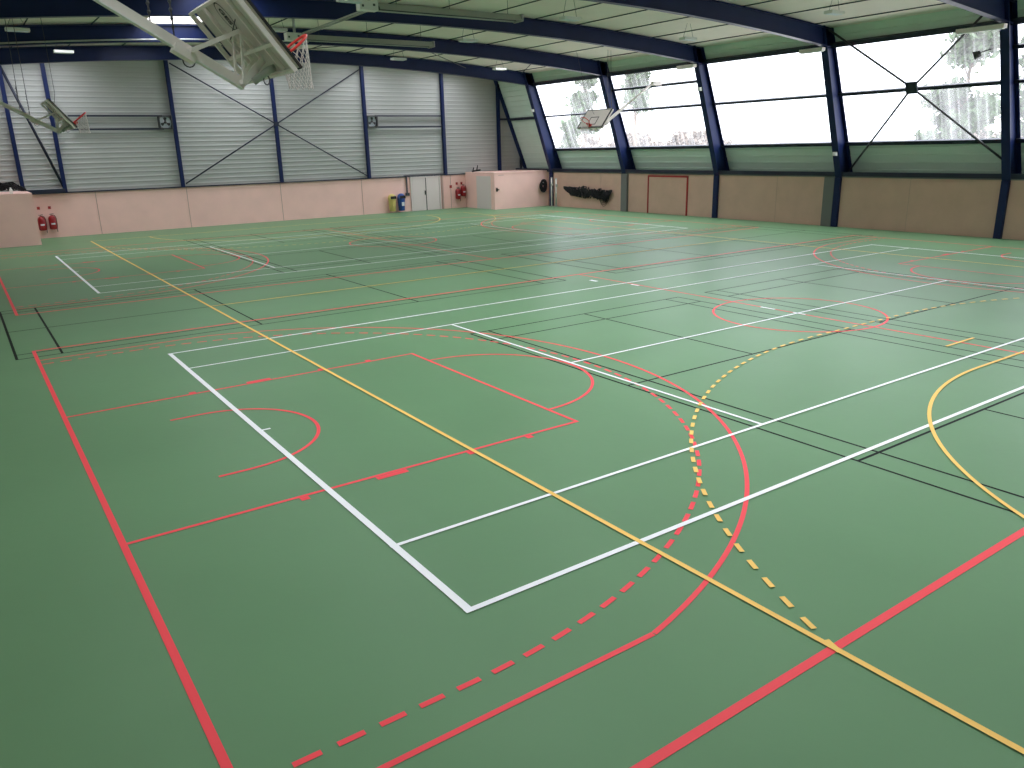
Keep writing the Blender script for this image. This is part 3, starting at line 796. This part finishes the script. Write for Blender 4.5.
    q.tube([hk+Vector((0.035*math.cos(a), 0, 0.055*math.sin(a)-0.03)) for a in [2*PI*i/16 for i in range(16)]], 0.008, 6, closed=True); part('hook_ring', q, M['dkgrey'])
    q = MB(); q.tube([s0+Vector((0.02+0.07*math.sin(a), 0.1, 0.0-0.07*(1-math.cos(a)))) for a in [PI*2*i/14 for i in range(1, 14)]], 0.008, 6); part('cable_loop', q, M['blackrub'])
    q = MB()
    a_ = bc-N*0.10+Vector((-0.10, 0.0, 0.02)); q.tube([a_, a_+Vector((0.10, -0.50, 0.62)), Vector((2.3, -1.6, ct(2.3)+0.01))], 0.007, 5)
    for xx, dx in ((1.42, 0.10), (1.66, 0.05)):
        f_ = (xx-P.x)/(e.x-P.x); a2 = P+(e-P)*f_+upb*0.05; q.tube([a2, Vector((xx+dx, 0, ct(xx+dx)+0.01))], 0.009, 5)
        q.tube([a2+Vector((0, 0, 0.07+0.015*k)) for k in range(44)], [0.009+0.011*(k % 6 in (2, 3)) for k in range(44)], 6)
    part('lifting_cable', q, M['dkgrey'])
    q = MB(); q.box(P.x-0.55, P.x+0.03, -0.10, 0.10, P.z-0.09, P.z+0.09)
    part('pivot_bracket', q, M['off'])
    return r
h0 = hoop_unit()
tag(h0, 'near folded up basketball hoop seen from behind, with white net', 'basketball hoop', 'folded up basketball hoops')
h1 = copy_tree(h0); h1.location = (-1.25, 19.7, 6.68)
h1['label'] = 'small far basketball hoop folded up at the left edge'
h2 = copy_tree(h0); h2.rotation_euler = (0, 0, PI); h2.location = (28.78, 19.7, 6.52)
h2['label'] = 'far basketball hoop folded up before the leaning windows'

# ------------------------------------------------------------------ fire extinguishers
def extinguisher(x, y, z, label, tilt=0.0):
    r_ = tag(empty('fire_extinguisher', (x, y, z)), label, 'fire extinguisher', 'wall hung fire extinguishers')
    q = MB(); q.lathe((0,0,0), [(0.001,0.0),(0.12,0.0),(0.165,0.03),(0.17,0.08),(0.17,0.50),(0.14,0.60),(0.07,0.65),(0.035,0.67),(0.001,0.67)], 18)
    q.build('cylinder_body', M['redgloss'], r_)
    q = MB(); q.lathe((0,0,0.65), [(0.03,0),(0.03,0.05),(0.001,0.05)], 10); q.beam((-0.09,0,0.72),(0.10,0,0.74),0.03,0.02); q.beam((-0.05,0,0.69),(0.10,0,0.66),0.03,0.015); q.build('valve_handle', M['blackrub'], r_)
    q = MB(); q.tube([(0.03,-0.02,0.68),(0.12,-0.06,0.66),(0.17,-0.06,0.52),(0.17,-0.04,0.2),(0.15,-0.04,0.04),(0.14,-0.02,-0.12)], 0.014, 8); q.build('hose', M['blackrub'], r_)
    q = MB(); q.lathe((0,0,0.24), [(0.1715,0),(0.1715,0.07)], 18); o = q.build('label_band', M['label'], r_)
    # keep only the front third of the band
    bm = bmesh.new(); bm.from_mesh(o.data)
    bmesh.ops.delete(bm, geom=[f for f in bm.faces if f.calc_center_median().y > -0.14], context='FACES'); bm.to_mesh(o.data); bm.free()
    q = MB(); q.box(-0.05, 0.05, 0.135, 0.145, 0.30, 0.60); q.build('wall_bracket', M['dkgrey'], r_)
    return r_
extinguisher(2.48, 33.80, 0.38, 'red fire extinguisher nearest the left store room, left of its pair')
extinguisher(2.93, 33.80, 0.40, 'red fire extinguisher near the left store room, right of its pair')
extinguisher(25.72, 33.80, 0.55, 'red fire extinguisher by the grey double door, left of its pair')
extinguisher(26.12, 33.80, 0.72, 'red fire extinguisher by the right store room, right of its pair')
def plate(x, z, label, s=0.06):
    q = MB(); q.box(x-s, x+s, 33.955, 33.975, z-s*1.1, z+s*1.1); q.box(x-s*0.5, x+s*0.5, 33.950, 33.955, z-s*0.5, z+s*0.3)
    tag(q.build('wall_sign', M['redframe'], origin=(x, 33.965, z)), label, 'sign', 'small red signs')
plate(2.46, 1.42, 'small dark red sign above left extinguisher of the left pair'); plate(2.92, 1.42, 'small dark red sign above right extinguisher of the left pair')
plate(25.75, 1.52, 'small dark red sign above left extinguisher near double door', .07); plate(26.1, 1.52, 'small dark red sign above right extinguisher near store room', .07)
plate(25.3, 1.35, 'small red alarm box right of the double door', .08)

# ------------------------------------------------------------------ bins
def bin_(x, m, label, yellow):
    r_ = tag(empty('waste_bin', (x, 33.68, 0.10)), label, 'bin', 'waste bins by the far door')
    q = MB(); q.lathe((0,0,0), [(0.001,0.0),(0.17,0.0),(0.19,0.03),(0.235,0.70),(0.24,0.72),(0.20,0.72),(0.16,0.05),(0.001,0.05)], 20); q.build('bin_body', M[m], r_)
    q = MB()
    q.lathe((0,0,0.72), [(0.25,0.0),(0.25,0.05),(0.235,0.14),(0.18,0.24),(0.09,0.30),(0.001,0.31)], 20); ld = q.build('domed_lid', M[m], r_)
    q = MB(); q.box(-0.17, 0.17, -0.262, -0.16, 0.74, 0.90); q.build('opening_flap', M['blackrub'], ld)
    q = MB(); q.box(-0.08, 0.08, -0.245, -0.20, 0.30, 0.52); q.build('front_label', M['label'] if not yellow else M['ybin'], r_)
    q = MB(); q.box(-0.03, 0.03, 0.15, 0.26, 0.4, 0.5); q.build('wall_bracket', M['dkgrey'], r_)
bin_(20.98, 'ybin', 'yellow domed waste bin left of the blue bin', True)
bin_(21.60, 'bbin', 'dark blue domed waste bin beside the grey double door', False)

# ------------------------------------------------------------------ black nets, coil, posts
def bundle(pts, rad, strands, wob, seed, name, loc, label, cat, extra=None):
    rnd = random.Random(seed); q = MB()
    for s_ in range(strands):
        ph, am = rnd.random()*6.28, rnd.uniform(0.2, 1)
        path = []
        n_ = 26
        for i in range(n_):
            t_ = i/(n_-1)*(len(pts)-1); a = int(min(t_, len(pts)-2)); f = t_-a
            p_ = Vector(pts[a]).lerp(Vector(pts[a+1]), f); rr = rad[a]*(1-f)+rad[a+1]*f
            an = ph+i*wob*rnd.uniform(0.6, 1.4)
            p_ += Vector((rr*0.22*am*math.cos(an), rr*0.45*rnd.uniform(-1,1), rr*am*math.sin(an)))
            path.append(p_)
        q.tube(path, rnd.uniform(0.018, 0.035), 5)
    if extra: extra(q)
    return tag(q.build(name, M['netblack'], origin=loc), label, cat)
def swag(q):
    for k in range(4):
        a, b = Vector((30.40, 25.7, 0.95)), Vector((30.40, 24.5, 1.0))
        q.tube([a.lerp(b, i/12)+Vector((0,0,-math.sin(PI*i/12)*(0.5+0.09*k))) for i in range(13)], 0.012, 5)
    for k in range(10):
        t_ = k/10; a = Vector((30.41, 25.6-1.0*t_, 0.85-0.35*math.sin(PI*t_))); q.tube([a, a+Vector((0, -0.14, -0.16))], 0.008, 4)
bundle([(30.33, 28.75, 1.20), (30.33, 28.1, 0.98), (30.33, 27.4, 0.95), (30.33, 26.9, 1.0), (30.33, 26.2, 0.90), (30.33, 25.4, 0.88), (30.33, 24.8, 0.80), (30.33, 24.35, 1.12)],
       [0.06, 0.26, 0.30, 0.42, 0.28, 0.38, 0.36, 0.05], 44, 0.55, 3, 'black_net', (30.4, 26.5, 0.9), 'bundled black sports net hung along the low right wall', 'net', swag)
# round coil on the store room front
t = Loc('hanging_coil', (30.0, 30.5, 1.25), 'black coiled ropes hanging on the pink store room wall', 'coil')
q = MB(); rnd = random.Random(5)
for k in range(14):
    rr = rnd.uniform(0.13, 0.33); ox, oz = rnd.uniform(-.03,.03), rnd.uniform(-.04,.04); yy = 30.42+rnd.uniform(-0.05, 0.08)
    q.tube([(30.0+ox+rr*0.8*math.cos(a), yy+0.02*math.sin(3*a+k), 1.25+oz+rr*1.15*math.sin(a)) for a in [2*PI*i/24 for i in range(24)]], 0.032, 6, closed=True)
t.part('rope_coil', q, M['netblack'])
q = MB(); q.box(29.97, 30.03, 30.42, 30.6, 1.45, 1.50); t.part('wall_hook', q, M['galv'])
# pair of pale net posts by the corner
def net_post(x, y, label, h=1.75):
    t = Loc('net_post', (x, y, 0), label, 'post', 'pale net posts in the corner')
    q = MB(); q.tube([(x, y, 0.03), (x, y, h)], 0.045, 10); t.part('post_tube', q, M['lampw'])
    q = MB(); q.lathe((x, y, 0), [(0.001,0.0),(0.13,0.0),(0.13,0.03),(0.05,0.05)], 14); t.part('base_plate', q, M['galv'])
    q = MB(); q.box(x-0.06, x+0.06, y-0.10, y-0.04, h*0.72, h*0.80); q.tube([(x-0.02, y-0.1, h*0.76), (x-0.02, y-0.2, h*0.78)], 0.012, 6); t.part('winch', q, M['galv'])
    q = MB(); q.lathe((x, y, h), [(0.06,-0.03),(0.06,0.03),(0.001,0.03)], 10); t.part('top_pulley', q, M['galv'])
net_post(30.25, 29.9, 'pale net post in the corner, left of the pair'); net_post(30.30, 29.5, 'pale net post in the corner, right of the pair', 1.7)

# dark clutter on top of the store rooms
bundle([(-1.6, 31.6, 2.42), (-0.5, 31.7, 2.46), (0.2, 31.6, 2.44), (0.9, 31.6, 2.54), (1.5, 31.6, 2.55), (1.95, 31.8, 2.36)], [0.10, 0.16, 0.12, 0.20, 0.22, 0.05], 30, 0.6, 9, 'folded_net', (0.3, 31.6, 2.25), 'dark folded net heaped on top of the left store room', 'net')
q = MB(); q.box(1.28, 1.40, 31.0, 31.12, 2.25, 2.42); q.lathe((1.34, 31.06, 2.42), [(0.06,0),(0.03,0.05),(0.03,0.09),(0.001,0.09)], 10)
tag(q.build('spray_can', M['lampw'], origin=(1.34, 31.06, 2.25)), 'small white can standing on the left store room top', 'can')
q = MB(); q.tube([(26.5, 33.3, 2.24), (26.3+.5, 33.1, 2.30), (26.9, 32.9, 2.32)], 0.05, 8); q.tube([(26.75, 33.1, 2.28), (26.8, 33.05, 2.62)], 0.03, 8); q.tube([(26.6, 33.3, 2.30), (26.6, 33.2, 2.48)], 0.035, 8)
tag(q.build('stored_tripod', M['blackrub'], origin=(26.7, 33.1, 2.2)), 'small dark stand left on the right store room top', 'stand')

# ------------------------------------------------------------------ trees outside
def tree(x, y, h, r, label, seed, m='leaf', lo=0.35, n_=2600, leaf=0.22):
    rnd = random.Random(seed)
    root = tag(empty('tree', (x, y, -0.22)), label, 'tree', 'trees outside the windows')
    q = MB(); q.tube([(0,0,0), (0.1,0.05,h*0.5), (0.0,0.0,h*0.93)], [0.22, 0.14, 0.04], 8)
    cl = []
    for k in range(26):
        f = lo+(1-lo)*rnd.random(); a = rnd.random()*6.28; rr = r*(1.05-f)**0.6*rnd.uniform(0.35, 1)
        c = Vector((rr*math.cos(a), rr*math.sin(a), h*f)); cl.append((c, r*rnd.uniform(0.22, 0.40)))
        q.tube([(0, 0, h*f*0.85), c], [0.06, 0.02], 5)
    q.build('trunk', M['bark'], root)
    q = MB()
    for k in range(n_):
        c, cr = cl[k % len(cl)]
        d_ = Vector((rnd.gauss(0,1), rnd.gauss(0,1), rnd.gauss(0,0.7)))*cr*0.55
        p_ = c+d_; a = Vector((rnd.gauss(0,1), rnd.gauss(0,1), rnd.gauss(0,1))).normalized()
        b = a.cross(Vector((rnd.gauss(0,1), rnd.gauss(0,1), rnd.gauss(0,1)))).normalized(); s_ = leaf*rnd.uniform(0.5, 1)
        q.add([p_-a*s_, p_-b*s_*0.5, p_+a*s_, p_+b*s_*0.5], [(0,1,2,3)])
    q.build('foliage', M[m], root)
tree(42.0, 40.7, 10.0, 1.5, 'dark slim tree seen through the farthest window', 1, lo=0.5, leaf=0.30, n_=5000)
tree(39.0, 38.9, 5.6, 1.0, 'low bush tree seen through the farthest window', 2, lo=0.3, leaf=0.30, n_=2500)
tree(44.0, 37.0, 9.9, 1.4, 'tree top seen behind the fourth column', 3, lo=0.66, leaf=0.30, n_=3500)
tree(46.0, 12.9, 9.8, 2.3, 'broad tree seen through the braced window', 4, lo=0.25, n_=7000, leaf=0.30)
tree(44.0, 8.3, 9.0, 2.0, 'tall tree seen at the right edge behind the column', 5, lo=0.2, n_=5000, leaf=0.30)
# dry hedge beyond
rnd = random.Random(11); q = MB()
for k in range(20000):
    y = rnd.uniform(10, 15) if k % 5 == 0 else rnd.uniform(33, 50); z = rnd.uniform(0, 1)**0.8*(4.0+0.5*math.sin(y*0.9)+0.3*math.sin(y*2.7)); p_ = Vector((50+rnd.uniform(-1.0, 1.0), y, z))
    a = Vector((rnd.gauss(0,1), rnd.gauss(0,1), rnd.gauss(0,1))).normalized(); b = a.cross(Vector((rnd.gauss(0,1), rnd.gauss(0,1), rnd.gauss(0,1)))).normalized(); s_ = rnd.uniform(0.14, 0.28)
    q.add([p_-a*s_, p_-b*s_*0.5, p_+a*s_, p_+b*s_*0.5], [(0,1,2,3)])
tag(q.build('hedge', M['drygrass'], origin=(50, 30, 0)), 'pale brown hedge seen faintly through the windows', 'hedge', kind='stuff')

# ------------------------------------------------------------------ sky
w = bpy.data.worlds.new('overcast_sky'); sc.world = w; w.use_nodes = True
nt = w.node_tree; bg = nt.nodes['Background']
bg.inputs['Color'].default_value = (0.93, 0.96, 1.0, 1); bg.inputs['Strength'].default_value = 10.0
tc = nt.nodes.new('ShaderNodeTexCoord'); sp = nt.nodes.new('ShaderNodeSeparateXYZ'); mr = nt.nodes.new('ShaderNodeMapRange')
cb = nt.nodes.new('ShaderNodeMix'); cb.data_type = 'RGBA'
nt.links.new(tc.outputs['Generated'], sp.inputs[0]); nt.links.new(sp.outputs['Z'], mr.inputs['Value'])
mr.inputs['From Min'].default_value = 0.0; mr.inputs['From Max'].default_value = 1.0
mr.inputs['To Min'].default_value = 0.0; mr.inputs['To Max'].default_value = 1.0
cb.inputs[6].default_value = (0.31, 0.32, 0.335, 1); cb.inputs[7].default_value = (0.93, 0.96, 1.0, 1)   # CIE overcast sky: zenith three times the horizon
nt.links.new(mr.outputs['Result'], cb.inputs['Factor']); nt.links.new(cb.outputs[2], bg.inputs['Color'])

# ------------------------------------------------------------------ camera
cam = bpy.data.cameras.new('camera'); co = bpy.data.objects.new('camera', cam); COL.objects.link(co)
cam.sensor_width = 36; cam.lens = 782.0*36/1024; cam.clip_start = 0.05; cam.clip_end = 400
r_ = Vector((0.82007778, -0.57172067, -0.02465586)); u_ = Vector((0.18520303, 0.22439578, 0.95673736)); f_ = Vector((0.54145385, 0.78916539, -0.28990639))
co.matrix_world = Matrix(((r_.x,u_.x,-f_.x,-0.76974636),(r_.y,u_.y,-f_.y,-10.34513284),(r_.z,u_.z,-f_.z,3.66102536),(0,0,0,1)))
sc.camera = co
vs = sc.view_settings; vs.view_transform = 'Standard'; vs.look = 'None'; vs.gamma = 1; vs.use_curve_mapping = False; vs.exposure = 0.0
sc.cycles.use_denoising = True
sc.cycles.max_bounces = 10; sc.cycles.diffuse_bounces = 6; sc.cycles.transparent_max_bounces = 12
sc.cycles.sample_clamp_indirect = 6
